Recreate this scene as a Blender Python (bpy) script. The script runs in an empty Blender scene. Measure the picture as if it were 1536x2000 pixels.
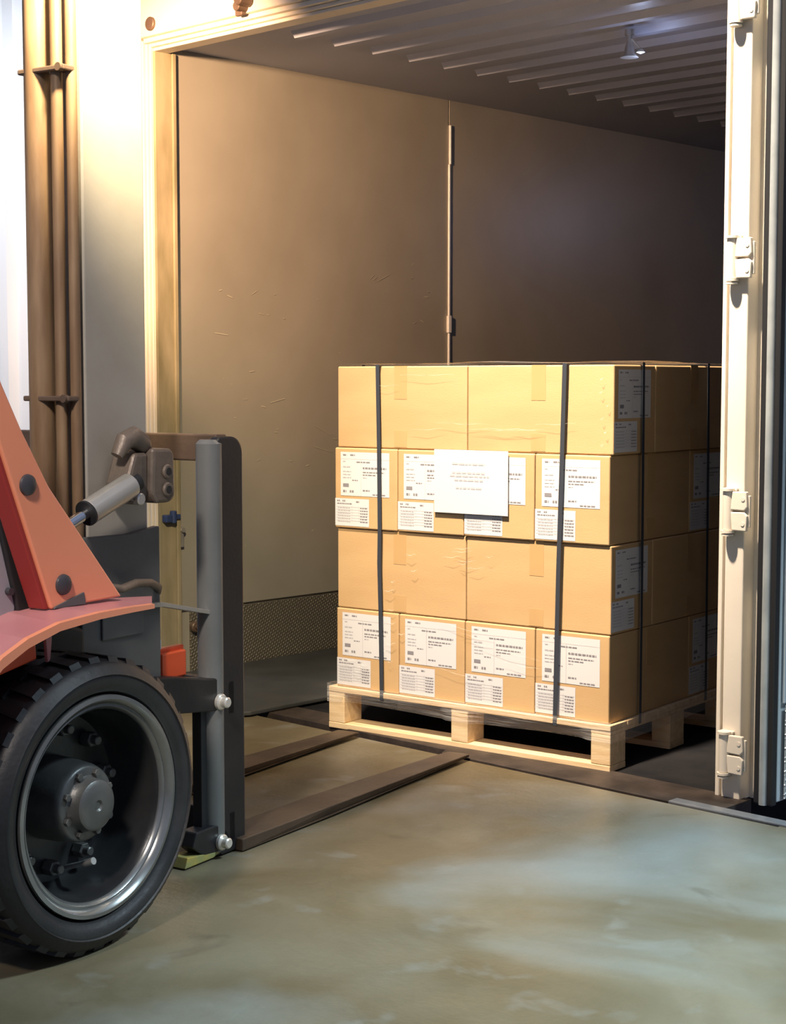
import bpy, bmesh, math, random
from mathutils import Vector, Matrix
random.seed(7)
SC = bpy.context.scene
COL = SC.collection
PI = math.pi

# ------------------------------------------------------------------ camera, world, lights
cam_d = bpy.data.cameras.new('camera'); cam = bpy.data.objects.new('camera', cam_d); COL.objects.link(cam)
CA, PITCH, ROLL, FPX = .7638, .0804, -.0008, 3169.2
CF = Vector((-math.sin(CA - 0) * math.cos(PITCH), math.cos(CA) * math.cos(PITCH), -math.sin(PITCH)))
cam.location = (2.512, -3.971, 1.194)
q = CF.to_track_quat('-Z', 'Y')
cam.rotation_mode = 'QUATERNION'
cam.rotation_quaternion = q
cam_d.sensor_fit = 'HORIZONTAL'; cam_d.sensor_width = 36; cam_d.lens = FPX / 1536 * 36
cam_d.clip_end = 100
SC.camera = cam
vs = SC.view_settings
vs.view_transform = 'Standard'; vs.look = 'None'; vs.gamma = 1; vs.use_curve_mapping = False
vs.exposure = 0.0

w = bpy.data.worlds.new('world'); SC.world = w; w.use_nodes = True
bg = w.node_tree.nodes['Background']
bg.inputs[0].default_value = (.58, .68, 1, 1); bg.inputs[1].default_value = .30

def lamp(name, kind, loc, target, energy, color, size=.3, cone=60, blend=.6):
    d = bpy.data.lights.new(name, kind); o = bpy.data.objects.new(name, d); COL.objects.link(o)
    o.location = loc
    o.rotation_euler = (Vector(target) - Vector(loc)).to_track_quat('-Z', 'Y').to_euler()
    d.energy = energy; d.color = color
    if kind == 'AREA': d.shape = 'DISK'; d.size = size
    else: d.shadow_soft_size = size
    if kind == 'SPOT': d.spot_size = math.radians(cone); d.spot_blend = blend
    return o

lamp('hall_lamp', 'SPOT', (-.40, -1.95, 5.2), (-.60, .0, 1.88), 5700, (1, .83, .66), .12, 32, .95)
lamp('bay_lamp', 'SPOT', (2.5, .30, 4.1), (1.30, -1.10, 0), 2700, (.68, .89, 1), .3, 48, .95)
lamp('wall_glow_fill', 'SPOT', (-1.72, -1.15, 2.42), (-2.58, .36, 2.00), 560, (1, .60, .33), .05, 68, .9)  # added light without a fixture, for a warm glow on the upper left wall
lamp('mast_fill', 'SPOT', (-.10, -1.95, 2.45), (-.70, -1.62, 1.95), 500, (1, .80, .50), .06, 60, .9)  # added light, no such lamp on the truck; whitens the mast top
lamp('forklift_fill', 'SPOT', (1.4, -4.6, 4.0), (-.50, -2.0, 1.05), 850, (1, .90, .82), .25, 27, .9)  # added fill on the near side of the forklift, source not known
lamp('yard_lamp', 'SPOT', (-4.4, -1.4, 3.2), (-4.5, .6, 1.5), 250, (.93, .96, 1), .3, 90, .6)
lamp('roof_lamp', 'POINT', (-1.0, 1.0, 2.34), (-1.0, 1.0, 0), .7, (.55, .66, 1), .02)
lamp('deep_fill', 'POINT', (-.35, 5.2, 2.30), (-.35, 5.2, 0), 12, (.50, .60, 1), .05)  # added unseen light that lifts the dark interior with blue

# ------------------------------------------------------------------ materials
MATS = {}
def mat(name, col, rough=.6, metal=0.0, col2=None, scale=8, detail=4, bump=0.0, bscale=60, stretch=(1, 1, 1), lo=.35, hi=.65, emit=None, coat=0, spec=None):
    m = bpy.data.materials.new(name); m.use_nodes = True
    nt = m.node_tree; b = nt.nodes['Principled BSDF']
    b.inputs['Base Color'].default_value = (*col, 1); b.inputs['Roughness'].default_value = rough; b.inputs['Metallic'].default_value = metal
    if coat: b.inputs['Coat Weight'].default_value = coat; b.inputs['Coat Roughness'].default_value = .15
    if spec is not None: b.inputs['Specular IOR Level'].default_value = spec
    tc = nt.nodes.new('ShaderNodeTexCoord'); mp = nt.nodes.new('ShaderNodeMapping'); mp.inputs['Scale'].default_value = stretch
    nt.links.new(tc.outputs['Object'], mp.inputs[0])
    if col2 is not None:
        n = nt.nodes.new('ShaderNodeTexNoise'); n.inputs['Scale'].default_value = scale; n.inputs['Detail'].default_value = detail
        nt.links.new(mp.outputs[0], n.inputs[0])
        r = nt.nodes.new('ShaderNodeValToRGB'); r.color_ramp.elements[0].position = lo; r.color_ramp.elements[1].position = hi
        r.color_ramp.elements[0].color = (*col, 1); r.color_ramp.elements[1].color = (*col2, 1)
        nt.links.new(n.outputs[0], r.inputs[0]); nt.links.new(r.outputs[0], b.inputs['Base Color'])
    if bump:
        n2 = nt.nodes.new('ShaderNodeTexNoise'); n2.inputs['Scale'].default_value = bscale; n2.inputs['Detail'].default_value = 4
        nt.links.new(mp.outputs[0], n2.inputs[0])
        bp = nt.nodes.new('ShaderNodeBump'); bp.inputs['Strength'].default_value = bump; bp.inputs['Distance'].default_value = .01
        nt.links.new(n2.outputs[0], bp.inputs['Height']); nt.links.new(bp.outputs[0], b.inputs['Normal'])
    if emit: b.inputs['Emission Color'].default_value = (*emit[0], 1); b.inputs['Emission Strength'].default_value = emit[1]
    MATS[name] = m
    return m

def concrete():
    m = mat('concrete', (.10, .09, .06), .40, 0, None, bump=.12, bscale=40)
    nt = m.node_tree; b = nt.nodes['Principled BSDF']; tc = nt.nodes['Texture Coordinate']
    def noise(sc, det, lo, hi, dist=0):
        n = nt.nodes.new('ShaderNodeTexNoise'); n.inputs['Scale'].default_value = sc; n.inputs['Detail'].default_value = det; n.inputs['Distortion'].default_value = dist
        nt.links.new(tc.outputs['Object'], n.inputs[0])
        r = nt.nodes.new('ShaderNodeMapRange'); r.inputs['From Min'].default_value = lo; r.inputs['From Max'].default_value = hi
        nt.links.new(n.outputs[0], r.inputs[0]); return r.outputs[0]
    def mix(f, a, c):
        x = nt.nodes.new('ShaderNodeMix'); x.data_type = 'RGBA'; nt.links.new(f, x.inputs['Factor'])
        for k, v in (('A', a), ('B', c)):
            if isinstance(v, tuple): x.inputs[k].default_value = (*v, 1)
            else: nt.links.new(v, x.inputs[k])
        return x.outputs['Result']
    c = mix(noise(1.9, 6, .38, .66, .6), (.105, .082, .043), (.175, .150, .098))
    c = mix(noise(.9, 5, .50, .68, .4), c, (.215, .225, .205))
    c = mix(noise(5.5, 8, .60, .80, .3), c, (.205, .205, .18))
    c = mix(noise(3.1, 7, .64, .80, .8), c, (.06, .048, .03))
    nt.links.new(c, b.inputs['Base Color'])
    r = nt.nodes.new('ShaderNodeMapRange'); r.inputs['To Min'].default_value = .30; r.inputs['To Max'].default_value = .55
    nt.links.new(noise(2.6, 6, .3, .7), r.inputs[0]); nt.links.new(r.outputs[0], b.inputs['Roughness'])
    return m
M_concrete = concrete()
M_cardboard = mat('cardboard', (.48, .305, .14), .58, 0, (.52, .34, .16), 3, 3, .05, 90, (1, 1, 4))
M_tape = mat('packing_tape', (.46, .29, .125), .30, 0, (.49, .31, .14), 5)
M_paper = mat('paper', (.58, .565, .55), .7)
M_ink = mat('ink', (.20, .19, .20), .8)
M_ink2 = mat('faint_ink', (.42, .41, .42), .8)
M_wood = mat('pine', (.60, .42, .22), .7, 0, (.72, .54, .31), 6, 6, .1, 50, (1, 8, 8))
M_strap = mat('strap_black', (.035, .04, .05), .45)
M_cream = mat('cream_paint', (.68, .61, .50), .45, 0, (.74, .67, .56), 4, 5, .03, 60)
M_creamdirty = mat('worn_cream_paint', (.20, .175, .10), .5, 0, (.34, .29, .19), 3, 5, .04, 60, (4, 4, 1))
M_olive = mat('liner_panel', (.25, .235, .20), .34, 0, (.30, .285, .245), 2, 6, .03, 20, lo=.35, hi=.7)
M_liner_dark = mat('dark_liner', (.03, .03, .035), 1.0, spec=0)  # for the unseen right wall; darkened to keep bounced light off the boxes
M_scratch = mat('scratched_liner', (.46, .42, .33), .4)
M_ceil = mat('roof_panel', (.36, .39, .49), .45, 0, (.39, .42, .52), 2)
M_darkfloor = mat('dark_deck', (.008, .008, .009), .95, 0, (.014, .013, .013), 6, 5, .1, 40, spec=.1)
M_rubber_mat = mat('charcoal_rubber', (.035, .038, .038), .65, 0, (.05, .052, .05), 7, 4, .05, 80)
M_rust = mat('brown_steel', (.060, .042, .030), .5, .3, (.10, .070, .046), 7, 6, .15, 50)
M_sill = mat('sill_steel', (.024, .017, .013), .6, .2, (.055, .040, .030), 9, 6, .2, 60)
M_edge = mat('edge_steel', (.26, .27, .28), .35, .6, (.36, .36, .36), 9, 5, .08, 60)
M_gasket = mat('grey_rubber', (.32, .35, .35), .42, 0, (.42, .45, .44), 12)
M_black = mat('black_rubber', (.016, .016, .017), .55)
M_doorin = mat('door_panel', (.50, .56, .58), .35, .1, (.58, .63, .64), 5)
M_steel = mat('galvanised_steel', (.50, .49, .46), .38, .7, (.62, .60, .56), 20)
M_blackpaint = mat('black_paint', (.013, .013, .015), .42, 0, (.021, .019, .019), 9, 5, .06, 90)
M_greypaint = mat('mast_grey', (.34, .31, .26), .42, .1, (.40, .37, .32), 4, 5, .04, 70)
M_lit_edge = mat('lit_edge_grey', (.17, .175, .165), .40, .2, (.21, .21, .20), 5, 5, .03, 70)
M_darkgrey = mat('mast_dark_grey', (.085, .087, .088), .5, .1, (.11, .112, .112), 6, 5, .04, 70)
M_brown = mat('brown_hose', (.20, .12, .065), .45, .2, (.28, .18, .10), 6, 4, 0, 60, (6, 6, 1))
M_barbrown = mat('brown_bar', (.10, .065, .045), .5, .2, (.15, .10, .07), 8, 5, .08, 70)
M_orange = mat('orange_paint', (.82, .285, .155), .38, 0, (.84, .31, .175), 3, coat=.3)
M_red = mat('red_paint', (.72, .085, .02), .4, 0, (.76, .10, .03), 4, coat=.2)
M_darkred = mat('dark_red_fold', (.30, .03, .025), .45)  # same bent plate as the leg, coloured darker red on the fold
M_pink = mat('fender_paint', (.50, .19, .20), .4, 0, (.56, .24, .24), 4, coat=.2)
M_cowl = mat('cowl_paint', (.30, .29, .32), .45, 0, (.36, .35, .38), 3)
M_tyre = mat('tyre_rubber', (.010, .0095, .0105), .5, 0, (.021, .019, .019), 9, 6, .12, 60)
M_rim = mat('rim_paint', (.022, .022, .024), .28, .4, (.04, .04, .04), 7, 4, .04, 60)
M_rim_highlight = mat('rim_highlight', (.20, .20, .19), .24, .7, (.28, .28, .27), 9, 5)
M_hub = mat('hub_steel', (.10, .10, .095), .40, .5, (.15, .145, .135), 12, 5, .1, 60)
M_chrome = mat('chrome', (.85, .86, .88), .10, 1)
M_cyl = mat('cylinder_grey', (.52, .50, .44), .28, .6, (.60, .58, .52), 8)
M_bracket = mat('bracket_iron', (.13, .105, .085), .45, .3, (.20, .155, .12), 14, 5, .15, 70)
M_bolt = mat('bright_bolt', (.80, .76, .68), .3, .5)
M_boltblack = mat('bolt_cap', (.045, .043, .05), .4)
M_blue = mat('blue_plastic', (.04, .14, .38), .4)
M_navy = mat('navy_paint', (.03, .05, .13), .4)
M_yellow = mat('yellow_wear', (.55, .42, .10), .5, .2, (.32, .34, .14), 20)
M_wall = mat('white_sheet', (.86, .87, .88), .5, 0, (.90, .90, .91), 3)
M_bulb = mat('glass_bulb', (.75, .75, .68), .15, 0)
M_seam = mat('aluminium_strip', (.80, .80, .78), .30, .3)

# diamond plate: raised procedural tread on metal
def diamond(name, col, s=70, rough=.36, metal=.4):
    m = mat(name, col, rough, metal)
    nt = m.node_tree; b = nt.nodes['Principled BSDF']
    tc = nt.nodes.new('ShaderNodeTexCoord'); sx = nt.nodes.new('ShaderNodeSeparateXYZ'); nt.links.new(tc.outputs['Object'], sx.inputs[0])
    def math_(op, a, bb=None):
        n = nt.nodes.new('ShaderNodeMath'); n.operation = op
        for i, v in enumerate((a, bb)):
            if v is None: continue
            if isinstance(v, (int, float)): n.inputs[i].default_value = v
            else: nt.links.new(v, n.inputs[i])
        return n.outputs[0]
    u = math_('MULTIPLY', sx.outputs['Y'], s); v = math_('MULTIPLY', sx.outputs['Z'], s)
    a = math_('ADD', u, v); c = math_('SUBTRACT', u, v)
    # elongated lozenges, alternating
    s1 = math_('MULTIPLY', math_('SINE', math_('MULTIPLY', a, 1.0)), math_('SINE', math_('MULTIPLY', c, 2.2)))
    h = math_('SMOOTH_MAX', math_('SUBTRACT', s1, .35), 0.0)
    bp = nt.nodes.new('ShaderNodeBump'); bp.inputs['Strength'].default_value = .9; bp.inputs['Distance'].default_value = .008
    nt.links.new(h, bp.inputs['Height'])
    mr = nt.nodes.new('ShaderNodeMapRange'); mr.inputs['From Min'].default_value = .1; mr.inputs['From Max'].default_value = .4; nt.links.new(h, mr.inputs[0])
    mx = nt.nodes.new('ShaderNodeMix'); mx.data_type = 'RGBA'; mx.inputs['A'].default_value = (*col, 1); mx.inputs['B'].default_value = (*[min(1, c * 2.0) for c in col], 1)  # paler lozenge tops: worn metal, plus the glints that dim light leaves out
    nt.links.new(mr.outputs[0], mx.inputs['Factor']); nt.links.new(mx.outputs['Result'], b.inputs['Base Color']); nt.links.new(bp.outputs[0], b.inputs['Normal'])
    return m
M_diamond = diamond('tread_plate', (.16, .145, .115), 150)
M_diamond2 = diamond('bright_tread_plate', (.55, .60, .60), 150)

# thin stretch film
M_film = bpy.data.materials.new('stretch_film'); M_film.use_nodes = True
_nt = M_film.node_tree; _b = _nt.nodes['Principled BSDF']
_b.inputs['Base Color'].default_value = (.8, .76, .7, 1); _b.inputs['Roughness'].default_value = .12
_tr = _nt.nodes.new('ShaderNodeBsdfTransparent'); _mx = _nt.nodes.new('ShaderNodeMixShader'); _mx.inputs[0].default_value = .20
_nt.links.new(_tr.outputs[0], _mx.inputs[1]); _nt.links.new(_b.outputs[0], _mx.inputs[2])
_nt.links.new(_mx.outputs[0], _nt.nodes['Material Output'].inputs[0])
_tc = _nt.nodes.new('ShaderNodeTexCoord'); _mp = _nt.nodes.new('ShaderNodeMapping'); _mp.inputs['Scale'].default_value = (2, 2, 30)
_ns = _nt.nodes.new('ShaderNodeTexNoise'); _ns.inputs['Scale'].default_value = 3
_bp = _nt.nodes.new('ShaderNodeBump'); _bp.inputs['Strength'].default_value = .8; _bp.inputs['Distance'].default_value = .01
_nt.links.new(_tc.outputs['Object'], _mp.inputs[0]); _nt.links.new(_mp.outputs[0], _ns.inputs[0]); _nt.links.new(_ns.outputs[0], _bp.inputs['Height']); _nt.links.new(_bp.outputs[0], _b.inputs['Normal'])

# ------------------------------------------------------------------ mesh helpers
class MB:
    def __init__(s): s.bm = bmesh.new()
    def _add(s, verts, faces, mi=0, smooth=False, M=None):
        vv = [s.bm.verts.new(M @ Vector(v) if M else v) for v in verts]
        for f in faces:
            try:
                fc = s.bm.faces.new([vv[i] for i in f]); fc.material_index = mi; fc.smooth = smooth
            except ValueError: pass
        return vv
    def box(s, x0, x1, y0, y1, z0, z1, bev=0, mi=0, M=None, seg=2):
        t = bmesh.new()
        bmesh.ops.create_cube(t, size=1)
        for v in t.verts: v.co = Vector(((x0 + x1) / 2 + v.co.x * (x1 - x0), (y0 + y1) / 2 + v.co.y * (y1 - y0), (z0 + z1) / 2 + v.co.z * (z1 - z0)))
        if bev: bmesh.ops.bevel(t, geom=t.edges[:], offset=bev, segments=seg, affect='EDGES', profile=.5)
        s._merge(t, mi, M, False); return s
    def _merge(s, t, mi, M, smooth):
        mp = {v: s.bm.verts.new(M @ v.co if M else v.co) for v in t.verts}
        for f in t.faces:
            try:
                g = s.bm.faces.new([mp[v] for v in f.verts]); g.material_index = mi; g.smooth = smooth
            except ValueError: pass
        t.free()
    def prism(s, pts, a0, a1, axis='y', bev=0, mi=0, M=None):
        # pts in the plane of the two other axes, extruded along axis
        t = bmesh.new()
        def P(p, a):
            return {'x': (a, p[0], p[1]), 'y': (p[0], a, p[1]), 'z': (p[0], p[1], a)}[axis]
        A = [t.verts.new(P(p, a0)) for p in pts]; B = [t.verts.new(P(p, a1)) for p in pts]
        n = len(pts); t.faces.new(A); t.faces.new(B[::-1])
        for i in range(n): t.faces.new([A[i], B[i], B[(i + 1) % n], A[(i + 1) % n]])
        bmesh.ops.recalc_face_normals(t, faces=t.faces[:])
        if bev: bmesh.ops.bevel(t, geom=t.edges[:], offset=bev, segments=2, affect='EDGES', profile=.5)
        s._merge(t, mi, M, False); return s
    def cyl(s, p0, p1, r0, r1=None, n=20, mi=0, bev=0, M=None):
        r1 = r0 if r1 is None else r1
        p0, p1 = Vector(p0), Vector(p1); ax = p1 - p0; L = ax.length
        prof = [(0, 0), (r0 - bev, 0), (r0, bev), (r1, L - bev), (r1 - bev, L), (0, L)] if bev else [(0, 0), (r0, 0), (r1, L), (0, L)]
        R = ax.to_track_quat('Z', 'Y').to_matrix().to_4x4()
        T = Matrix.Translation(p0) @ R
        return s.lathe(prof, n, mi, (M @ T) if M else T)
    def lathe(s, prof, n=48, mi=0, M=None, smooth=True):
        # prof: (radius, height along z)
        rings = []
        for r, h in prof:
            if r < 1e-6: v = Vector((0, 0, h)); rings.append([s.bm.verts.new(M @ v if M else v)])
            else:
                ring = []
                for i in range(n):
                    a = 2 * PI * i / n; v = Vector((r * math.cos(a), r * math.sin(a), h)); ring.append(s.bm.verts.new(M @ v if M else v))
                rings.append(ring)
        for A, B in zip(rings, rings[1:]):
            for i in range(n):
                j = (i + 1) % n
                if len(A) == 1 and len(B) == 1: continue
                if len(A) == 1: f = [A[0], B[j], B[i]]
                elif len(B) == 1: f = [A[i], A[j], B[0]]
                else: f = [A[i], A[j], B[j], B[i]]
                try:
                    g = s.bm.faces.new(f); g.material_index = mi; g.smooth = smooth
                except ValueError: pass
        return s
    def tube(s, pts, r, n=10, mi=0):
        pts = [Vector(p) for p in pts]; rings = []
        for i, p in enumerate(pts):
            t = (pts[min(i + 1, len(pts) - 1)] - pts[max(i - 1, 0)]).normalized()
            R = t.to_track_quat('Z', 'Y').to_matrix()
            rr = r[i] if isinstance(r, (list, tuple)) else r
            rings.append([s.bm.verts.new(p + R @ Vector((rr * math.cos(2 * PI * k / n), rr * math.sin(2 * PI * k / n), 0))) for k in range(n)])
        for A, B in zip(rings, rings[1:]):
            best = min(range(n), key=lambda k: (A[0].co - B[k].co).length)
            for i in range(n):
                g = s.bm.faces.new([A[i], A[(i + 1) % n], B[(i + 1 + best) % n], B[(i + best) % n]]); g.smooth = True; g.material_index = mi
        for E_ in (rings[0], rings[-1]):
            try: s.bm.faces.new(E_).material_index = mi
            except ValueError: pass
        return s
    def ribbon(s, rows, mi=0, smooth=True):
        # rows: list of equal-length point lists -> quad sheet
        vv = [[s.bm.verts.new(p) for p in r] for r in rows]
        for a, b in zip(vv, vv[1:]):
            for i in range(len(a) - 1):
                g = s.bm.faces.new([a[i], a[i + 1], b[i + 1], b[i]]); g.smooth = smooth; g.material_index = mi
        return s
    def build(s, name, mats, parent=None, recalc=True, sharp=40):
        if recalc: bmesh.ops.recalc_face_normals(s.bm, faces=s.bm.faces[:])
        for e in s.bm.edges:
            lf = e.link_faces
            e.smooth = len(lf) == 2 and lf[0].smooth and lf[1].smooth and e.calc_face_angle(0) < math.radians(sharp)
        me = bpy.data.meshes.new(name); s.bm.to_mesh(me); s.bm.free()
        for m in (mats if isinstance(mats, (list, tuple)) else [mats]): me.materials.append(m)
        o = bpy.data.objects.new(name, me); COL.objects.link(o)
        if parent: o.parent = parent
        return o

def tag(o, label=None, cat=None, group=None, kind=None):
    if label: o['label'] = label
    if cat: o['category'] = cat
    if group: o['group'] = group
    if kind: o['kind'] = kind
    return o
def empty(name, loc=(0, 0, 0), rz=0):
    o = bpy.data.objects.new(name, None); COL.objects.link(o); o.location = loc; o.rotation_euler = (0, 0, rz); o.empty_display_size = .2
    return o

# ------------------------------------------------------------------ the setting
tag(MB().box(-8, 7, -8, -.165, -.12, 0).build('floor', M_concrete), 'mottled grey and olive concrete floor of the loading bay', 'floor', kind='structure')
m = MB()
# corrugated white sheet wall left of the container
y = .62; x = -7.0; pts = []
while x < -2.95:
    pts += [(x, y), (x + .15, y), (x + .18, y - .04), (x + .25, y - .04), (x + .28, y)]; x += .28
pts = pts + [(pts[-1][0], y + .1), (-7.0, y + .1)]
m.prism(pts, 0, 4.5, 'z')
tag(m.build('wall_left', M_wall), 'bright white ribbed sheet wall left of the container', 'wall', kind='structure')
tag(MB().box(-7, -2.95, -.165, .62, -.12, 0).build('floor.001', M_concrete), 'strip of concrete floor beside the container', 'floor', kind='structure')
tag(MB().box(.62, 7, 2.4, 2.5, 0, 4.5).build('wall_right', M_wall), 'white wall far to the right of the container door', 'wall', kind='structure')
tag(MB().box(.3, 7, -.165, 2.4, -.12, 0).build('floor.002', M_concrete), 'strip of concrete floor behind the folded door', 'floor', kind='structure')

# ------------------------------------------------------------------ the container
ct = empty('shipping_container', (-1.3, 0, 0))
tag(ct, 'open cream framed shipping container with dark interior and door folded back', 'container')
def cpart(mb, name, mats, parent=None, label=None, sharp=40):
    o = mb.build(name, mats, None, sharp=sharp)
    # geometry is modelled in world coordinates: move it to the container's base
    o.data.transform(Matrix.Translation((1.3, 0, 0)))
    o.parent = parent or ct
    if label: o['label'] = label
    return o
DEP = 9.0
# floor deck
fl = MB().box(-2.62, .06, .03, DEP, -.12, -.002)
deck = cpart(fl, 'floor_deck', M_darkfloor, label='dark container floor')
sl = MB().prism([(-2.75, -.11), (-.95, -.11), (-.93, -.152), (-.06, -.152), (-.06, -.11), (.10, -.11), (.10, .03), (-2.75, .03)], -.10, .004, 'z', .002)
cpart(sl, 'sill', M_sill, label='worn brown steel door sill')
cpart(MB().box(-.06, .62, -.155, -.11, -.10, .006, .004), 'sill_edge', M_edge, label='grey steel edge strip along the sill')
# left wall: liner panels, kick plate, seam strip
lw = MB()
lw.box(-2.72, -2.60, .10, 1.74, .27, 2.50, .002)
lw.box(-2.72, -2.60, 1.746, 4.2, .27, 2.50, .002)
lw.box(-2.72, -2.602, 4.206, DEP, .27, 2.50, .002)
lw.box(-2.72, -2.612, .10, DEP, -.02, .27)
rs = random.Random(3)
for k in range(60):   # scratches in the liner
    yy = rs.uniform(.3, 1.65); zz = rs.uniform(.33, 1.75); L = rs.uniform(.004, .03) if k % 6 else rs.uniform(.06, .12); t = rs.uniform(-.4, .6); th = rs.uniform(.0015, .004)
    lw._add([(-2.5985, yy, zz), (-2.5985, yy + L * math.cos(t), zz + L * math.sin(t)), (-2.5985, yy + L * math.cos(t), zz + L * math.sin(t) + th), (-2.5985, yy, zz + th)], [(0, 1, 2, 3)], 1)
lwall = cpart(lw, 'side_wall', [M_olive, M_scratch], label='scuffed flat liner wall on the left')
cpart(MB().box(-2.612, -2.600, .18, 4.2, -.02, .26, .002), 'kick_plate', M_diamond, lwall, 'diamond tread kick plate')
ss = MB(); ss.box(-2.602, -2.592, 1.738, 1.748, 1.0, 2.20, .002).box(-2.602, -2.590, 1.742, 1.752, 2.20, 2.38, .002).box(-2.602, -2.586, 1.73, 1.752, 1.42, 1.50, .003)
cpart(ss, 'seam_strip', M_seam, lwall, 'thin bright vertical joint strip')
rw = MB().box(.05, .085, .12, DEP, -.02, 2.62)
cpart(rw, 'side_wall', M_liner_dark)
cpart(MB().box(-2.72, .085, DEP, DEP + .1, -.02, 2.62), 'end_wall', M_olive)
# corrugated roof: trapezoid ribs across the container
rp = MB(); pts = []; yv = .08
P = .2085
while yv < DEP:
    pts += [(yv, 2.492), (yv + .132, 2.492), (yv + .150, 2.468), (yv + .188, 2.468), (yv + .206, 2.492)]; yv += P
pts += [(DEP, 2.492), (DEP, 2.56), (.08, 2.56)]
rp.prism(pts, -2.02, .05, 'x')
rp.box(-2.72, -2.02, .08, DEP, 2.494, 2.56)
cpart(rp, 'roof_panel', M_ceil, label='corrugated grey roof lining')
# header
hd = MB()
hd.box(-2.75, .10, -.03, .10, 2.515, 2.80, .006)
hd.box(-2.62, .03, -.012, .09, 2.497, 2.515, .003)
hd.box(-2.60, .01, .006, .09, 2.483, 2.497, .003)
hd.box(-2.60, .01, .02, .09, 2.470, 2.483, .003)
header = cpart(hd, 'header_beam', M_cream)
bh = MB().cyl((-2.545, -.026, 2.558), (-2.545, -.042, 2.558), .026, n=24, bev=.003)
cpart(bh, 'plug', M_barbrown, header, 'round brown plug in the header corner')
lk = MB().cyl((-2.00, -.026, 2.535), (-2.00, -.075, 2.535), .018, bev=.003).box(-2.035, -1.995, -.05, -.03, 2.505, 2.565, .006).cyl((-1.975, -.03, 2.553), (-1.975, -.09, 2.553), .022, bev=.004)
cpart(lk, 'cam_keeper', M_barbrown, header, 'brown door lock keeper on the header')
# left jamb with stepped ribs
lj = MB()
lj.box(-2.75, -2.645, -.01, .13, .0, 2.515, .004)
lj.box(-2.645, -2.632, -.006, .13, .0, 2.51, .003)
lj.box(-2.628, -2.616, .000, .13, .0, 2.505, .003)
lj.box(-2.612, -2.603, .008, .13, .0, 2.50, .003)
jamb = cpart(lj, 'left_post', M_cream)
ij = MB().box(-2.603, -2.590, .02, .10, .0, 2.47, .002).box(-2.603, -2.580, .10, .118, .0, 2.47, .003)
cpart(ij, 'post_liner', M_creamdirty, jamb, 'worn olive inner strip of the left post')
lt = MB().box(-2.592, -2.56, .03, .06, .635, .665, .004).cyl((-2.575, .075, .63), (-2.575, .075, .68), .014, bev=.003).box(-2.592, -2.57, .06, .11, .645, .665, .003)
cpart(lt, 'latch', M_navy, jamb, 'small dark blue latch')
cpart(MB().cyl((-2.60, .125, .60), (-2.572, .125, .60), .010).box(-2.60, -2.582, .115, .135, .53, .61, .003), 'door_hook', M_steel, jamb)
cpart(MB().cyl((-2.60, .19, .20), (-2.575, .19, .20), .022, bev=.004).cyl((-2.58, .19, .20), (-2.565, .19, .20), .010), 'lashing_ring', M_barbrown, lwall)
# right post
rpz0, rpz1 = .0, 2.515
rpm = MB()
rpm.box(-.004, .010, .0, .12, rpz0, rpz1, .003)
rpm.box(.010, .017, .012, .12, rpz0, rpz1)
rpm.box(.017, .078, .0, .12, rpz0 - .0, rpz1, .004)
rpm.box(.078, .134, .055, .12, rpz0, rpz1)
post = cpart(rpm, 'right_post', M_cream)
for zc in (2.24, 1.535, .83, .135):
    h = MB()
    # barrel, pin, top and bottom ears, two leaf lobes
    h.cyl((.036, -.016, zc - .056), (.036, -.016, zc + .056), .0155, n=20, bev=.002)
    h.box(.018, .06, -.012, .002, zc + .056, zc + .064, .002)
    h.cyl((.036, -.018, zc + .056), (.036, -.018, zc + .063), .019, n=20)
    h.cyl((.036, -.018, zc - .063), (.036, -.018, zc - .056), .019, n=20)
    h.cyl((.036, -.018, zc - .071), (.036, -.018, zc - .066), .017, n=20)
    hin = cpart(h, 'hinge', M_cream, post)
    hl = MB()
    hl.prism([(.047, zc + .003), (.052, zc + .055), (.098, zc + .056), (.101, zc + .012), (.092, zc + .002)], -.024, -.010, 'y', .003)
    hl.prism([(.047, zc - .003), (.092, zc - .002), (.101, zc - .012), (.098, zc - .056), (.052, zc - .055)], -.024, -.010, 'y', .003)
    hl.box(.088, .104, -.014, -.004, zc - .045, zc + .045, .002)
    hl.cyl((.088, -.026, zc + .035), (.088, -.022, zc + .035), .006).cyl((.088, -.026, zc - .035), (.088, -.022, zc - .035), .006)
    cpart(hl, 'hinge_leaf', M_cream, post)
# right door, folded back along the container side
DX = .036
dr = MB().box(.108 + DX, .170 + DX, -.012, 1.26, .02, 2.62, .004)
dr.box(.172 + DX, .180 + DX, .0, 1.24, .30, 2.60, .002)
door = cpart(dr, 'door', M_doorin, label='grey blue door leaf folded back')
g = MB()
g.box(.106 + DX, .124 + DX, -.032, -.010, .012, 2.62, .004)
g.box(.150 + DX, .168 + DX, -.034, -.010, .012, 2.62, .004)
cpart(g, 'door_edge_channel', M_black, door, 'black rubber channel along the door edge')
g = MB(); g.cyl((.137 + DX, -.030, .012), (.137 + DX, -.030, 2.62), .0125, n=16)
cpart(g, 'gasket', M_gasket, door, 'grey rubber door gasket')
cpart(MB().box(.180 + DX, .184 + DX, .006, 1.2, .03, .295, .001), 'kick_plate', M_diamond2, door, 'pale tread plate at the foot of the door')
for k in range(17):
    zz = .36 + k * .135
    cpart(MB().cyl((.179 + DX, .022, zz), (.1835 + DX, .022, zz), .0035, n=10), 'rivet', M_edge, door)
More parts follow.
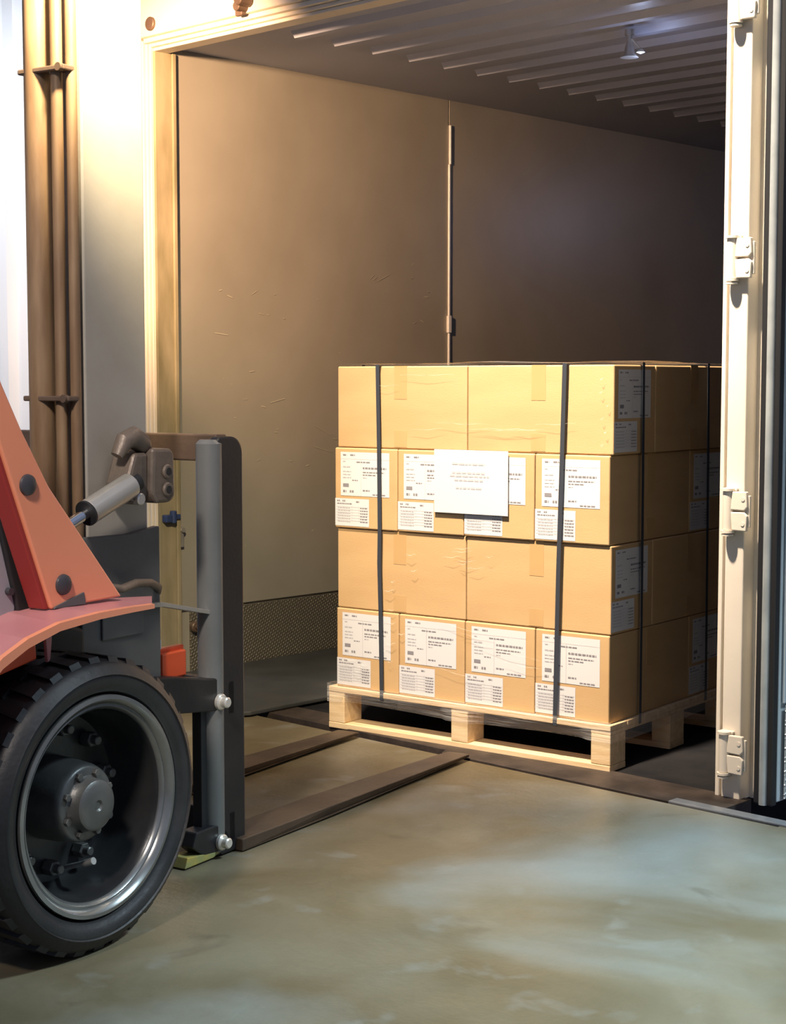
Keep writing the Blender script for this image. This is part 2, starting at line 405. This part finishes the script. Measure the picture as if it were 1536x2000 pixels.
# ceiling fixture
cl = MB().cyl((-1.05, 1.0, 2.475), (-1.05, 1.0, 2.455), .018).cyl((-1.05, 1.0, 2.455), (-1.05, 1.0, 2.41), .010)
cl.lathe([(.010, 0), (.016, -.015), (.020, -.04), (.034, -.055), (.030, -.055), (0, -.05)], 24, 0, Matrix.Translation((-1.05, 1.0, 2.43)))
lampo = cpart(cl, 'ceiling_lamp', M_steel, label='small bell shaped lamp under the roof')
cpart(MB().lathe([(0, .006), (.012, 0), (.016, -.008), (0, -.014)], 16, 0, Matrix.Translation((-1.0, 1.0, 2.395))).cyl((-1.0, 1.0, 2.40), (-1.04, 1.0, 2.44), .003), 'lens', M_bulb, lampo)

# charcoal mat on the floor by the left wall
tag(MB().prism([(-2.585, -.22), (-1.86, -.30), (-1.80, -.20), (-1.80, 1.4), (-2.585, 1.5)], .006, .022, 'z', .004).build('rubber_mat', M_rubber_mat), 'charcoal rubber mat on the floor under the tread plated wall', 'mat')

# ------------------------------------------------------------------ pallet and boxes
B0 = Vector((-.399, .0235, 0)); YAW = math.atan2(.1201, .9928)
PT = .145; W, H = .2674, .275
pl = empty('wooden_pallet', B0, YAW)
tag(pl, 'pale pine wooden pallet carrying the stacked cardboard boxes', 'pallet')
PX0, PX1, PY0, PY1 = -1.095, .012, -.012, .875
n = 8; bw = .1075; gap = ((PY1 - PY0) - n * bw) / (n - 1)
for k in range(n):
    y0 = PY0 + k * (bw + gap)
    MB().box(PX0, PX1, y0, y0 + bw, PT - .018, PT, .002).build('deck_board', M_wood, pl)
for (a, b) in ((PX0, PX0 + .068), (-.58, -.515), (PX1 - .068, PX1)):
    MB().box(a, b, PY0 + .002, PY1 - .002, PT - .030, PT - .018, .001).build('stringer', M_wood, pl)
    for (c, d_) in ((PY0, PY0 + .10), (.385, .485), (PY1 - .10, PY1)):
        MB().box(a, b, c + .001, d_ - .001, .020, PT - .030, .003).build('block', M_wood, pl)
for (c, d_) in ((PY0, PY0 + .10), (.385, .485), (PY1 - .10, PY1)):
    MB().box(PX0, PX1, c, d_, 0.0, .020, .002).build('bottom_board', M_wood, pl)

def label_sheet(m, x0, x1, z0, z1, y, kind, rng):
    """paper label on the face y = const (facing -y); bars of illegible print"""
    m._add([(x0, y, z0), (x1, y, z0), (x1, y, z1), (x0, y, z1)], [(0, 1, 2, 3)], 0)
    e = y - .0006; w_, h_ = x1 - x0, z1 - z0
    def bar(u0, u1, v, t, mi=1):
        m._add([(x0 + u0 * w_, e, z0 + (v - t) * h_), (x0 + u1 * w_, e, z0 + (v - t) * h_), (x0 + u1 * w_, e, z0 + v * h_), (x0 + u0 * w_, e, z0 + v * h_)], [(0, 1, 2, 3)], mi)
    def words(u0, u1, v, t, mi=1):
        u = u0
        while u < u1:
            L = rng.uniform(.03, .08); bar(u, min(u + L, u1), v, t, mi); u += L + .013
    if kind == 'big':
        words(.05, .13, .95, .03); words(.20, .30, .95, .03)
        words(.05, .10, .80, .022, 2); words(.33, .62, .79, .025)
        words(.05, .2, .68, .028, 2); words(.46, .94, .665, .038)
        for v in (.56, .50, .44): words(.46, .9 - (.56 - v) * 3, v, .022, 2 if v < .5 else 1)
        for v in (.57, .50, .43): words(.05, .22, v, .02, 2)
        words(.24, .36, .37, .02, 1)
        bar(.05, .17, .28, .075, 1); words(.05, .12, .13, .05); words(.19, .27, .13, .05)
        words(.46, .60, .15, .03, 1); words(.66, .92, .06, .025, 1)
        bar(.0, 1, .845, .004, 2); bar(.42, .425, .84, .84, 2)
    elif kind == 'small':
        words(.06, .14, .94, .05); words(.22, .30, .94, .05); words(.62, .72, .92, .05)
        words(.06, .5, .83, .035, 1)
        for v in (.70, .60, .50, .40, .30, .2): bar(.03, .98, v, .008, 2); words(.08, .45, v - .02, .03, 2); words(.74, .96, v - .02, .03, 1)
        bar(.5, .505, .75, .6, 2); bar(.7, .705, .75, .6, 2)
    elif kind == 'sign':
        for v, a, b in ((.80, .25, .70), (.66, .25, .70), (.61, .22, .76), (.545, .28, .67), (.42, .30, .65)): words(a, b, v, .03, 2)

boxes = {}
def make_box(lx, ly, end_labels=False, seed=0):
    """box body lx x ly x H, base at z 0, centre at origin; print rng per seed; front is -y"""
    root = empty('cardboard_box')
    b = MB(); g_ = .0015
    b.box(-lx / 2 + g_, lx / 2 - g_, -ly / 2 + g_, ly / 2 - g_, .0005, H - .0012, .004)
    b.build('carton', M_cardboard, root)
    long_x = lx > ly
    e = .0006; tw = .026; t = MB(); t2 = MB()
    if long_x:
        f = -ly / 2 + g_
        t.prism([(f - e, H * .60), (f + .001, H * .60), (f + .001, H - .002), (-f - .004, H - .002), (-f - .004, H - .0005), (f - e, H - .0005)], -tw, tw, 'x')
        t2.box(-tw, tw, f - e, f + .001, .006, H * .22)
    else:
        f = lx / 2 - g_
        t.prism([(f + e, H * .55), (f - .001, H * .55), (f - .001, H - .002), (-f + .004, H - .002), (-f + .004, H - .0005), (f + e, H - .0005)], -tw, tw, 'y')
        t2.box(f - .001, f + e, -tw, tw, .006, H * .25)
    t.build('tape', M_tape, root); t2.build('tape', M_tape, root)
    if end_labels:
        rng = random.Random(seed)
        if not long_x:
            y = -ly / 2 + g_ - .0008; wd = lx; M = None
        else:
            y = -lx / 2 + g_ - .0008; wd = ly; M = Matrix.Rotation(PI / 2, 4, 'Z')
        for nm, kind, (u0, u1, v0, v1) in (('shipping_label', 'big', (.10, .875, .405, .945)), ('packing_label', 'small', (.01, .555, .03, .37))):
            m = MB(); label_sheet(m, -wd / 2 + u0 * wd, -wd / 2 + u1 * wd, v0 * H, v1 * H, y, kind, rng)
            if M:
                for v in m.bm.verts: v.co = M @ v.co
            o = m.build(nm, [M_paper, M_ink, M_ink2], root, recalc=False)
            o['label'] = 'large white printed label' if kind == 'big' else 'small white printed label below it'
    return root
def copy_tree(o, parent=None):
    c = o.copy(); COL.objects.link(c); c.parent = parent
    for ch in o.children: copy_tree(ch, c)
    return c
R = Matrix.Rotation(YAW, 4, 'Z')
def place(root, x, y, z, label, group, rz=0):
    root.location = B0 + R @ Vector((x, y, z)); root.rotation_euler = (0, 0, YAW + rz)
    tag(root, label, 'cardboard box', group)
proto_end = make_box(W, 2 * W, True, 5)       # end faces the door
proto_long = make_box(2 * W, W, False)        # plain long side faces the door, label ends on the sides
proto_long_lab = make_box(2 * W, W, True, 9)
used = set()
def get(p):
    if p.name in used: return copy_tree(p)
    used.add(p.name); return p
place_names = ['leftmost', 'second from the left', 'third from the left', 'at the right corner']
jit = {1: (0, 0), 2: (.002, .003), 3: (-.003, -.004), 4: (.006, .001)}
lay = {1: 'bottom layer', 2: 'second layer from the bottom', 3: 'third layer from the bottom', 4: 'top layer'}
for L in (1, 3):
    z = PT + (L - 1) * H; jx, jy = jit[L]
    for k in range(4):
        lab = f'labelled brown box in the {lay[L]}, {place_names[k]}'
        if L == 3 and k in (1, 2): lab = f'brown labelled box half behind the white sign, {"left" if k == 1 else "right"} one of two'
        place(get(proto_end), -4 * W + (k + .5) * W + jx , W + jy, z, lab, f'labelled boxes in the {lay[L]}')
    place(get(proto_long_lab), -W + jx, 2.5 * W + jy + .001, z, f'shaded box at the back right corner of the {lay[L]}', 'shaded boxes at the back')
for L in (2, 4):
    z = PT + (L - 1) * H; jx, jy = jit[L]
    place(get(proto_long), -3 * W + jx, .5 * W + jy, z, f'plain long brown box in the {lay[L]}, left of two', f'long boxes in the {lay[L]}')
    place(get(proto_long_lab), -W + jx, .5 * W + jy, z, f'long brown box in the {lay[L]}, labels on its shaded right end', f'long boxes in the {lay[L]}')
    for k in (3,):
        nm = 'shaded unlabelled box behind the front row, ' + lay[L]
        place(get(proto_end), -4 * W + (k + .5) * W + jx, 2 * W + jy, z, nm, f'back boxes in the {lay[L]}')

# white paper sign over the third layer
m = MB(); sx0, sx1, sz0, sz1 = -.650, -.364, .768, .974
for i in range(1): pass
m.box(sx0, sx1, -.0105, -.0095, sz0, sz1)
label_sheet(m, sx0 + .001, sx1 - .001, sz0 + .001, sz1 - .001, -.0110, 'sign', random.Random(2))
sg = m.build('paper_sign', [M_paper, M_ink, M_ink2], None, recalc=False); sg.location = B0; sg.rotation_euler = (0, 0, YAW)
tag(sg, 'large white paper sheet with faint centred print, over the labelled boxes', 'paper sign')

# straps: closed loops round the load
def strap_loop(path, wdir, wid, label):
    # path: list of points in pallet frame; wdir: width direction
    m = MB(); wv = Vector(wdir) * wid / 2
    P_ = [Vector(p) for p in path]
    cen = sum(P_, Vector()) / len(P_)
    n_ = len(P_)
    rows_o, rows_i = [], []
    for i in range(n_ + 1):
        p = P_[i % n_]
        out = (p - cen); out -= out.project(Vector(wdir)); out.normalize()
        rows_o.append((p + out * .0012 - wv, p + out * .0012 + wv)); rows_i.append((p - wv, p + wv))
    m.ribbon([[a for a in r] for r in rows_o], smooth=False)
    m.ribbon([[a for a in r] for r in rows_i], smooth=False)
    m.ribbon([[o_[0], i_[0]] for o_, i_ in zip(rows_o, rows_i)], smooth=False)
    m.ribbon([[o_[1], i_[1]] for o_, i_ in zip(rows_o, rows_i)], smooth=False)
    o = m.build('strap', M_strap); o.location = B0; o.rotation_euler = (0, 0, YAW)
    tag(o, label, 'strap', 'black straps around the pallet load')
ZT = PT + 4 * H + .003
def front_loop(xs):
    # xs: (x at bottom, layer boundaries .., top)
    zs = [PT - .022, .42, .585, .70, .963, ZT]
    p = [(x, -.0115, z) for x, z in zip(xs, zs)]
    p += [(xs[-1], .40, ZT + .001), (xs[-1], .872, ZT), (xs[-2], .874, .7), (xs[0], .876, PT - .022), (xs[0], .4, PT - .032)]
    return p
strap_loop(front_loop((-.865, -.870, -.875, -.873, -.876, -.882)), (1, 0, 0), .015, 'thin black vertical strap over the box fronts, left one')
strap_loop(front_loop((-.185, -.180, -.177, -.174, -.167, -.160)), (1, 0, 0), .015, 'thin black vertical strap over the box fronts, right one')
def side_loop(ys):
    zs = [PT - .022, .47, .75, .95, ZT + .003]
    p = [(.0135, y, z) for y, z in zip(ys, zs)]
    p += [(-.5, ys[-1], ZT + .004), (-1.083, ys[-1], ZT + .003), (-1.096, ys[0], PT - .022), (-.5, ys[0], PT - .034)]
    return p
strap_loop(side_loop((.176, .176, .175, .174, .172)), (0, 1, 0), .015, 'black strap down the shaded side of the load, nearer the front corner')
strap_loop(side_loop((.638, .634, .630, .628, .622)), (0, 1, 0), .015, 'black strap down the shaded side of the load, nearer the cream post')

# stretch film: top sheet, skirt round the pallet edge, and its visible folds
fm = empty('stretch_film', B0, YAW)
tag(fm, 'clear stretch film wrapped around the boxes, creased and glinting', 'plastic wrap')
rows = []
rr = random.Random(5)
for i in range(15):
    x = -1.072 + 1.078 * i / 14; row = []
    for j in range(11):
        yv = .002 + .80 * j / 10
        zz = ZT + .002 + .008 * (math.exp(-((x + .50) / .16) ** 2) + .7 * math.exp(-((x + .02) / .12) ** 2)) * (.5 + .5 * math.sin(yv * 6)) + rr.uniform(0, .003)
        row.append((x, yv, zz))
    rows.append(row)
MB().ribbon(rows).build('top_sheet', M_film, fm)
sk = []
zs_ = [PT + .010, PT - .005, PT - .022, PT - .040, PT - .055]
path = [(-1.10, .5), (-1.10, -.014)] + [(-1.10 + 1.115 * k / 40, -.016) for k in range(1, 40)] + [(.016, -.016)] + [(.018, -.016 + .88 * k / 24) for k in range(1, 25)]
for k, (x, yv) in enumerate(path):
    row = []
    for j, zz in enumerate(zs_):
        dx = 0; inn = 0
        if j >= 2 and abs(x + .0) > .09 and abs(x + .55) > .05 and x > -1.02: inn = .006 * (j - 1) + .0015 * math.sin(k * .7 + j)
        row.append((x - (inn if x > 0 else 0), yv + (inn if x <= 0 else 0), zz + (.004 * math.sin(k * .23) if j == 4 else 0)))
    sk.append(row)
MB().ribbon(sk).build('skirt', M_film, fm)
rr = random.Random(11)
def fold(x, z, L, t, tilt=0.0, mi=0):
    n_ = 6; pts = []
    for k in range(n_ + 1):
        u = k / n_; pts.append((x + L * (u - .5), -.0085 - .0025 * math.sin(u * PI), z + tilt * L * (u - .5) + .002 * math.sin(u * 9)))
    fo = MB(); fo.tube(pts, [t * (.25 + .75 * math.sin(max(.05, k / n_) * PI * .98)) for k in range(n_ + 1)], 6, mi); fo.build('crease', M_film, fm)
for k in range(9): fold(-.72 + rr.uniform(-.10, .06) - k * .008, .62 - k * .045 + rr.uniform(-.01, .01), rr.uniform(.015, .045), rr.uniform(.0008, .0016), rr.uniform(-.1, .3))
for k in range(7): fold(-.60 + rr.uniform(-.03, .2), .655 - k * .01, rr.uniform(.03, .08), .0007, .1)
for k in range(8): fold(rr.uniform(-.9, -.1), 1.0 + rr.uniform(.02, .22), rr.uniform(.08, .25), .0006, rr.uniform(-.02, .05))
for k in range(5): fold(rr.uniform(-.6, -.1), .33 + rr.uniform(-.1, .08), rr.uniform(.1, .25), .0006, rr.uniform(-.15, -.05))
for k in range(4): fold(-.99 + rr.uniform(-.03, .05), .245 - k * .012, rr.uniform(.03, .06), .0011, -.1)
for k in range(6): fold(-.02 + rr.uniform(-.015, .01), 1.20 - k * .04, .010, .0014, .5)

# ------------------------------------------------------------------ forklift
FANG = math.atan2(.982, -.19)
fk = empty('forklift', (-.588, -1.277, 0), FANG)
tag(fk, 'orange forklift with grey mast, black front wheel and lowered forks', 'forklift')
def fp(mb, name, mats, parent=fk, label=None, sharp=40):
    o = mb.build(name, mats, parent, sharp=sharp)
    if label: o['label'] = label
    return o
# local frame: x forward, y to the truck's left (away from the camera), z up
def fork(y0, x1):
    m = MB()
    prof = [(-.045, .035), (x1 * .35, .034), (x1 * .98, .022), (x1, .017), (x1 - .01, .011), (x1 * .3, .004), (-.045, .003)]
    m.prism(prof, y0, y0 + .115, 'y', .003)
    # pointed tip: pull in the tip's corners
    for v in m.bm.verts:
        if v.co.x > x1 * .93: v.co.y += (y0 + .0575 - v.co.y) * .45 * (v.co.x - x1 * .93) / (x1 * .07)
    m.box(-.045, -.005, y0 + .055, y0 + .115, .003, .45, .004)
    return m
fp(fork(-.022, 1.148), 'fork', M_rust)
fp(fork(.452, 1.225), 'fork', M_rust)
# carriage: near post, far post, bars, bolts
def upright(y0, y1):
    prof = [(-.105, .004), (-.004, .004), (-.004, 1.005)]
    prof += [(-.049 + .045 * math.cos(a * PI / 16), 1.012 + .045 * math.sin(a * PI / 16)) for a in range(0, 9)]
    prof += [(-.095, 1.057), (-.105, 1.045)]
    m = MB().prism(prof, y0, y1, 'y', .006)
    # the lit rear face is a separate, paler piece
    return m
up = fp(upright(0, .030), 'carriage_upright', M_blackpaint)
tb = MB().cyl((-.103, .030, .006), (-.103, .030, 1.050), .033, n=24, bev=.01)  # lit rear face of the black upright, put in as a paler grey round
fp(tb, 'lit_rear_edge', M_lit_edge, up, 'rounded rear edge of the upright, coloured paler as lit')
fp(upright(.76, .83), 'carriage_upright', M_blackpaint)
fp(MB().box(-.085, -.045, .02, .80, .995, 1.062, .004), 'top_bar', M_barbrown)
fp(MB().box(-.075, -.045, .0, .80, .355, .445, .005), 'carriage_bar', M_blackpaint)
fp(MB().box(-.075, -.045, .0, .80, .03, .11, .005), 'carriage_bar', M_blackpaint)
br = MB().prism([(-.40, .50), (-.28, .485), (-.155, .462), (-.10, .455), (-.10, .372), (-.26, .392), (-.33, .43)], .0, .05, 'y', .004)
fp(br, 'carriage_arm', M_blackpaint)
br = MB().prism([(-.20, .085), (-.10, .085), (-.07, .05), (-.07, .012), (-.17, .018), (-.215, .05)], .0, .05, 'y', .004)
fp(br, 'carriage_arm', M_blackpaint)
fp(MB().box(-.155, -.130, .02, .05, .03, .45, .003), 'carriage_plate', M_black)
for zc in (.397, .040):
    fp(MB().cyl((-.108, .002, zc), (-.108, -.030, zc), .0135, n=20, bev=.003).cyl((-.108, .002, zc), (-.108, -.012, zc), .020, n=20, bev=.003), 'pin', M_bolt)
fp(MB().prism([(-.245, .004), (-.135, .006), (-.10, .016), (-.235, .030)], .0, .06, 'y', .002), 'fork_heel', M_yellow, label='scuffed yellow green heel of the near fork')
# mast
mz = 2.3
ms = MB()
ms.prism([(-.515, .05), (-.31, .05), (-.31, .075), (-.34, .075), (-.34, .115), (-.485, .115), (-.485, .13), (-.515, .13)], .10, mz, 'z', .004)
mast = fp(ms, 'mast_rail', M_greypaint)
ms = MB().prism([(-.515, .73), (-.31, .73), (-.31, .705), (-.34, .705), (-.34, .665), (-.485, .665), (-.485, .65), (-.515, .65)], .10, mz, 'z', .004)
fp(ms, 'mast_rail', M_greypaint)
fp(MB().box(-.46, -.36, .12, .66, 2.12, 2.22, .004), 'mast_crossbar', M_greypaint)
fp(MB().box(-.46, -.36, .12, .66, .15, .30, .004), 'mast_crossbar', M_darkgrey)
fp(MB().prism([(-.56, .33), (-.292, .33), (-.292, .850), (-.40, .838), (-.56, .842)], .028, .05, 'y', .004).box(-.50, -.36, .022, .03, .60, .66, .003), 'mast_side_plate', M_darkgrey, mast, 'dark grey plate on the lower mast')
fp(MB().cyl((-.545, .155, .18), (-.545, .155, 2.3), .030, n=24), 'lift_cylinder', M_brown)
h1 = fp(MB().cyl((-.548, .092, .40), (-.548, .092, 2.3), .0135, n=16), 'hose', M_brown)
h2 = fp(MB().cyl((-.535, .060, .40), (-.535, .060, 2.3), .0125, n=16), 'hose', M_brown)
for zc in (1.155, 1.885):
    fp(MB().box(-.572, -.530, .048, .19, zc - .006, zc + .006, .003).cyl((-.565, .060, zc), (-.578, .060, zc), .009), 'hose_clamp', M_barbrown)
# tilt cylinder and its bracket
bk = MB()
bk.prism([(-.395, 1.040), (-.33, 1.038), (-.320, 1.025), (-.318, .925), (-.335, .912), (-.385, .912), (-.40, .935)], -.045, .05, 'y', .008)
bk.prism([(-.47, .955), (-.44, 1.03), (-.395, 1.03), (-.395, .93), (-.43, .91), (-.455, .92)], -.03, .04, 'y', .008)
brk = fp(bk, 'tilt_bracket', M_bracket)
fp(MB().tube([(-.475, -.005, 1.025), (-.455, -.01, 1.058), (-.425, -.01, 1.066), (-.395, -.01, 1.050), (-.375, -.005, 1.035)], [.014, .022, .026, .024, .016], 12), 'knuckle', M_bracket, brk)
hl = MB()
hl.cyl((-.350, -.044, .985), (-.350, -.052, .985), .017, n=20, bev=.003).cyl((-.350, -.044, .943), (-.350, -.052, .943), .017, n=20, bev=.003)
fp(hl, 'bracket_boss', M_bracket, brk)
for zc in (.985, .943): fp(MB().cyl((-.350, -.050, zc), (-.350, -.0535, zc), .009, n=16), 'bolt_hole', M_black, brk)
fp(MB().cyl((-.432, -.02, .925), (-.432, -.042, .925), .014, n=16, bev=.003), 'pivot_pin', M_steel, brk)
a_, b_ = Vector((-.445, -.02, .958)), Vector((-.590, -.02, .903))
tc_ = MB().cyl(a_, b_, .029, n=28, bev=.004)
tcyl = fp(tc_, 'tilt_cylinder', M_cyl, label='grey hydraulic tilt cylinder')
dirv = (b_ - a_).normalized()
fp(MB().cyl(b_ - dirv * .01, b_ + dirv * .30, .013, n=20), 'piston_rod', M_chrome, tcyl, 'shiny chrome rod')
fp(MB().cyl(b_ - dirv * .002, b_ + dirv * .004, .0295, n=28), 'end_cap', M_black, tcyl)
fp(MB().cyl(a_ + dirv * .004, a_ - dirv * .02, .022, n=24), 'end_cap', M_black, tcyl)
# overhead guard leg: bent orange plate
pp = [(-.595, .725), (-.809, .722), (-.94, 1.057), (-1.10, 1.47), (-1.06, 1.47), (-.936, 1.189), (-.886, 1.098), (-.811, .978)]
leg = fp(MB().prism(pp, -.125, -.112, 'y', .004), 'overhead_guard_leg', M_orange)
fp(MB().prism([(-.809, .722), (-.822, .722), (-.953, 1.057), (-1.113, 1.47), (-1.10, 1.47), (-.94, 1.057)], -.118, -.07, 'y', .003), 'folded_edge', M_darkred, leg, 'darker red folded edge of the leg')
for (x, z) in ((-.872, .984), (-.775, .770)):
    fp(MB().lathe([(0, .010), (.014, .0095), (.021, .005), (.0225, 0), (.0225, -.006)], 28, 0, Matrix.Translation((x, -.125, z)) @ Matrix.Rotation(PI / 2, 4, 'X')), 'bolt_cap', M_boltblack, leg)
fp(MB().prism([(-.805, .722), (-.71, .722), (-.715, .748), (-.80, .727)], -.128, -.120, 'y', .001), 'foot_gusset', M_darkgrey, leg)
# cowl behind the leg
cw = fp(MB().prism([(-1.7, .70), (-.835, .69), (-.83, .73), (-.905, 1.0), (-.97, 1.25), (-1.7, 1.25)], -.05, .75, 'y', .012), 'cowl', M_cowl, label='grey cowl panel behind the orange leg')
fp(MB().prism([(-.833, .69), (-.78, .69), (-.80, .76), (-.90, 1.10), (-.96, 1.25), (-.975, 1.25)], -.06, .70, 'y', .004), 'cowl_seal', M_black, cw)
fp(MB().cyl((-.86, -.05, .76), (-.86, -.062, .76), .008, n=14), 'screw', M_boltblack, cw)
# fender
outer = [(-.628, -.24, .720), (-.70, -.24, .722), (-.796, -.24, .722), (-.91, -.24, .715), (-.997, -.24, .695), (-1.065, -.24, .667), (-1.14, -.24, .61), (-1.2, -.24, .52)]
inner = [(-.446, -.08, .706), (-.60, -.06, .716), (-.76, -.05, .722), (-.86, -.05, .716), (-.95, -.05, .697), (-1.03, -.05, .668), (-1.11, -.05, .61), (-1.17, -.05, .52)]
m = MB(); rows = []
for o_, i_ in zip(outer, inner):
    o_, i_ = Vector(o_), Vector(i_); dn = Vector((0, 0, -.007))
    rows.append([i_, o_, o_ + dn, i_ + dn, i_])
m.ribbon(rows, smooth=False)
fd = fp(m, 'fender', M_pink, label='pinkish red front fender over the wheel')
m = MB(); rows = []
for k, o_ in enumerate(outer):
    o_ = Vector(o_); lh = -(.008 + .0025 * min(k, 6)); rows.append([o_ + Vector((0, .004, .002)), o_ + Vector((0, -.008, .001)), o_ + Vector((0, -.008, lh)), o_ + Vector((0, .004, lh)), o_ + Vector((0, .004, .002))])
m.ribbon(rows, smooth=False)
fp(m, 'fender_lip', M_orange, fd, 'orange lip along the fender edge')
fp(MB().prism([(-1.20, .66), (-.882, .682), (-.878, .629), (-.98, .611), (-1.2, .56)], -.15, -.02, 'y', .004), 'side_panel', M_red, label='bright red body panel under the fender')
fp(MB().prism([(-.865, .70), (-.845, .70), (-.845, .665), (-.850, .625), (-.857, .62)], -.16, -.15, 'y', .002), 'mud_tab', M_pink, fd)
# things at the mast foot
fp(MB().box(-.268, -.178, .045, .075, .470, .535, .004).box(-.275, -.170, .06, .08, .465, .545, .003), 'reflector', M_red, label='orange red block in front of the mast')
fp(MB().box(-.302, -.284, .046, .055, .575, .650, .002), 'cable_tag', M_blue, label='small blue tag')
fp(MB().box(-.300, -.272, .044, .056, .548, .572, .002), 'sticker', M_paper)
fp(MB().prism([(-.62, .690), (-.30, .668), (-.10, .622), (-.10, .612), (-.30, .657), (-.62, .680)], .01, .045, 'y', .001), 'stay_bar', M_greypaint)
fp(MB().tube([(-.62, -.02, .735), (-.55, -.02, .735), (-.48, -.02, .722), (-.42, -.01, .728), (-.36, 0, .722), (-.31, .02, .705), (-.29, .04, .690)], .010, 10), 'hose', M_bracket)
# chassis
ch = MB().prism([(-1.75, .16), (-.60, .16), (-.57, .30), (-.57, .64), (-.70, .685), (-1.75, .685)], .01, .72, 'y', .01)
fp(ch, 'chassis', M_black)
fp(MB().box(-.60, -.545, .05, .70, .30, .66, .006), 'front_bulkhead', M_blackpaint)
fp(MB().cyl((-.80, -.06, .313), (-.80, .84, .313), .06, n=20), 'axle', M_black)

# front wheel, near side
def wheel(cx_, cy_, flip):
    wh = empty('front_wheel'); wh.parent = fk; wh.location = (cx_, cy_, .311)
    if flip: wh.rotation_euler = (0, 0, PI)
    T = Matrix.Rotation(PI / 2, 4, 'X')          # lathe axis z -> local -y (outward)
    R0 = .310
    prof = [(.222, -.09), (.232, .085), (.240, .100), (.2455, .1005), (.252, .107), (.268, .112), (.2735, .1105), (.276, .114), (.280, .1105), (.292, .104), (.300, .094), (.306, .085),
            (.306, .04), (.304, 0), (.306, -.05), (.300, -.09), (.27, -.105), (.24, -.10), (.222, -.09)]
    m = MB().lathe(prof, 96, 0, T)
    nl = 34
    for k in range(nl):
        for side, off in ((1, 0), (-1, .5)):
            Rk = Matrix.Rotation(2 * PI * (k + off) / nl, 4, 'Y')
            hw = .0155
            y_out, y_in = -.100 * side, .012 * side
            vs_ = []
            for (r, t) in ((.288, 1), (R0 + .002, .93)):
                for (yy, shear) in ((y_out + (.014 * side if r > .3 else 0), 0), (y_in, .018)):
                    vs_ += [Vector((-hw * t + shear, yy, r)), Vector((hw * t + shear, yy, r))]
            m._add([Rk @ v for v in vs_], [(0, 1, 3, 2), (4, 6, 7, 5), (0, 4, 5, 1), (2, 3, 7, 6), (0, 2, 6, 4), (1, 5, 7, 3)], 0)
    m.build('tyre', M_tyre, wh)
    rim = MB().lathe([(.228, .070), (.234, .092), (.232, .102), (.224, .104), (.216, .098), (.212, .090), (.2075, .091), (.203, .086), (.199, .070), (.196, .030), (.192, -.020), (.180, -.038), (.150, -.042), (.06, -.042), (.0, -.042)], 96, 0, T)
    ro = rim.build('rim', M_rim, wh)
    MB().lathe([(.2335, .098), (.2325, .1045), (.224, .1065), (.2155, .1005), (.2125, .0935), (.2080, .0945), (.2025, .089), (.2015, .084)], 96, 0, T).build('rim_highlight_ring', M_rim_highlight, wh)  # bright highlight along the rim lip, coloured in as a paler ring
    for k in range(10):
        a = 2 * PI * (k + .3) / 10
        MB().cyl((.148 * math.cos(a), .040, .148 * math.sin(a)), (.148 * math.cos(a), .012, .148 * math.sin(a)), .017, n=6, bev=.002).cyl((.148 * math.cos(a), .03, .148 * math.sin(a)), (.148 * math.cos(a), -.004, .148 * math.sin(a)), .010, n=14, bev=.002).build('lug_nut', M_hub, wh)
    hb = MB().lathe([(.09, -.05), (.088, .0), (.084, .045), (.080, .058), (.075, .062), (.060, .062), (.056, .066), (.053, .090), (.045, .096), (.012, .096), (.008, .092), (0, .092)], 64, 0, T)
    ho = hb.build('hub', M_hub, wh)
    for k in range(8):
        a = 2 * PI * (k + .5) / 8
        MB().cyl((.067 * math.cos(a), -.060, .067 * math.sin(a)), (.067 * math.cos(a), -.071, .067 * math.sin(a)), .0085, n=6, bev=.001).build('hub_bolt', M_hub, wh)
    MB().cyl((.02, .02, -.155), (.02, -.04, -.135), .006, n=10).cyl((.02, -.035, -.137), (.02, -.060, -.128), .008, n=10).build('valve', M_steel, wh)
    return wh
wheel(-.772, -.118, False)
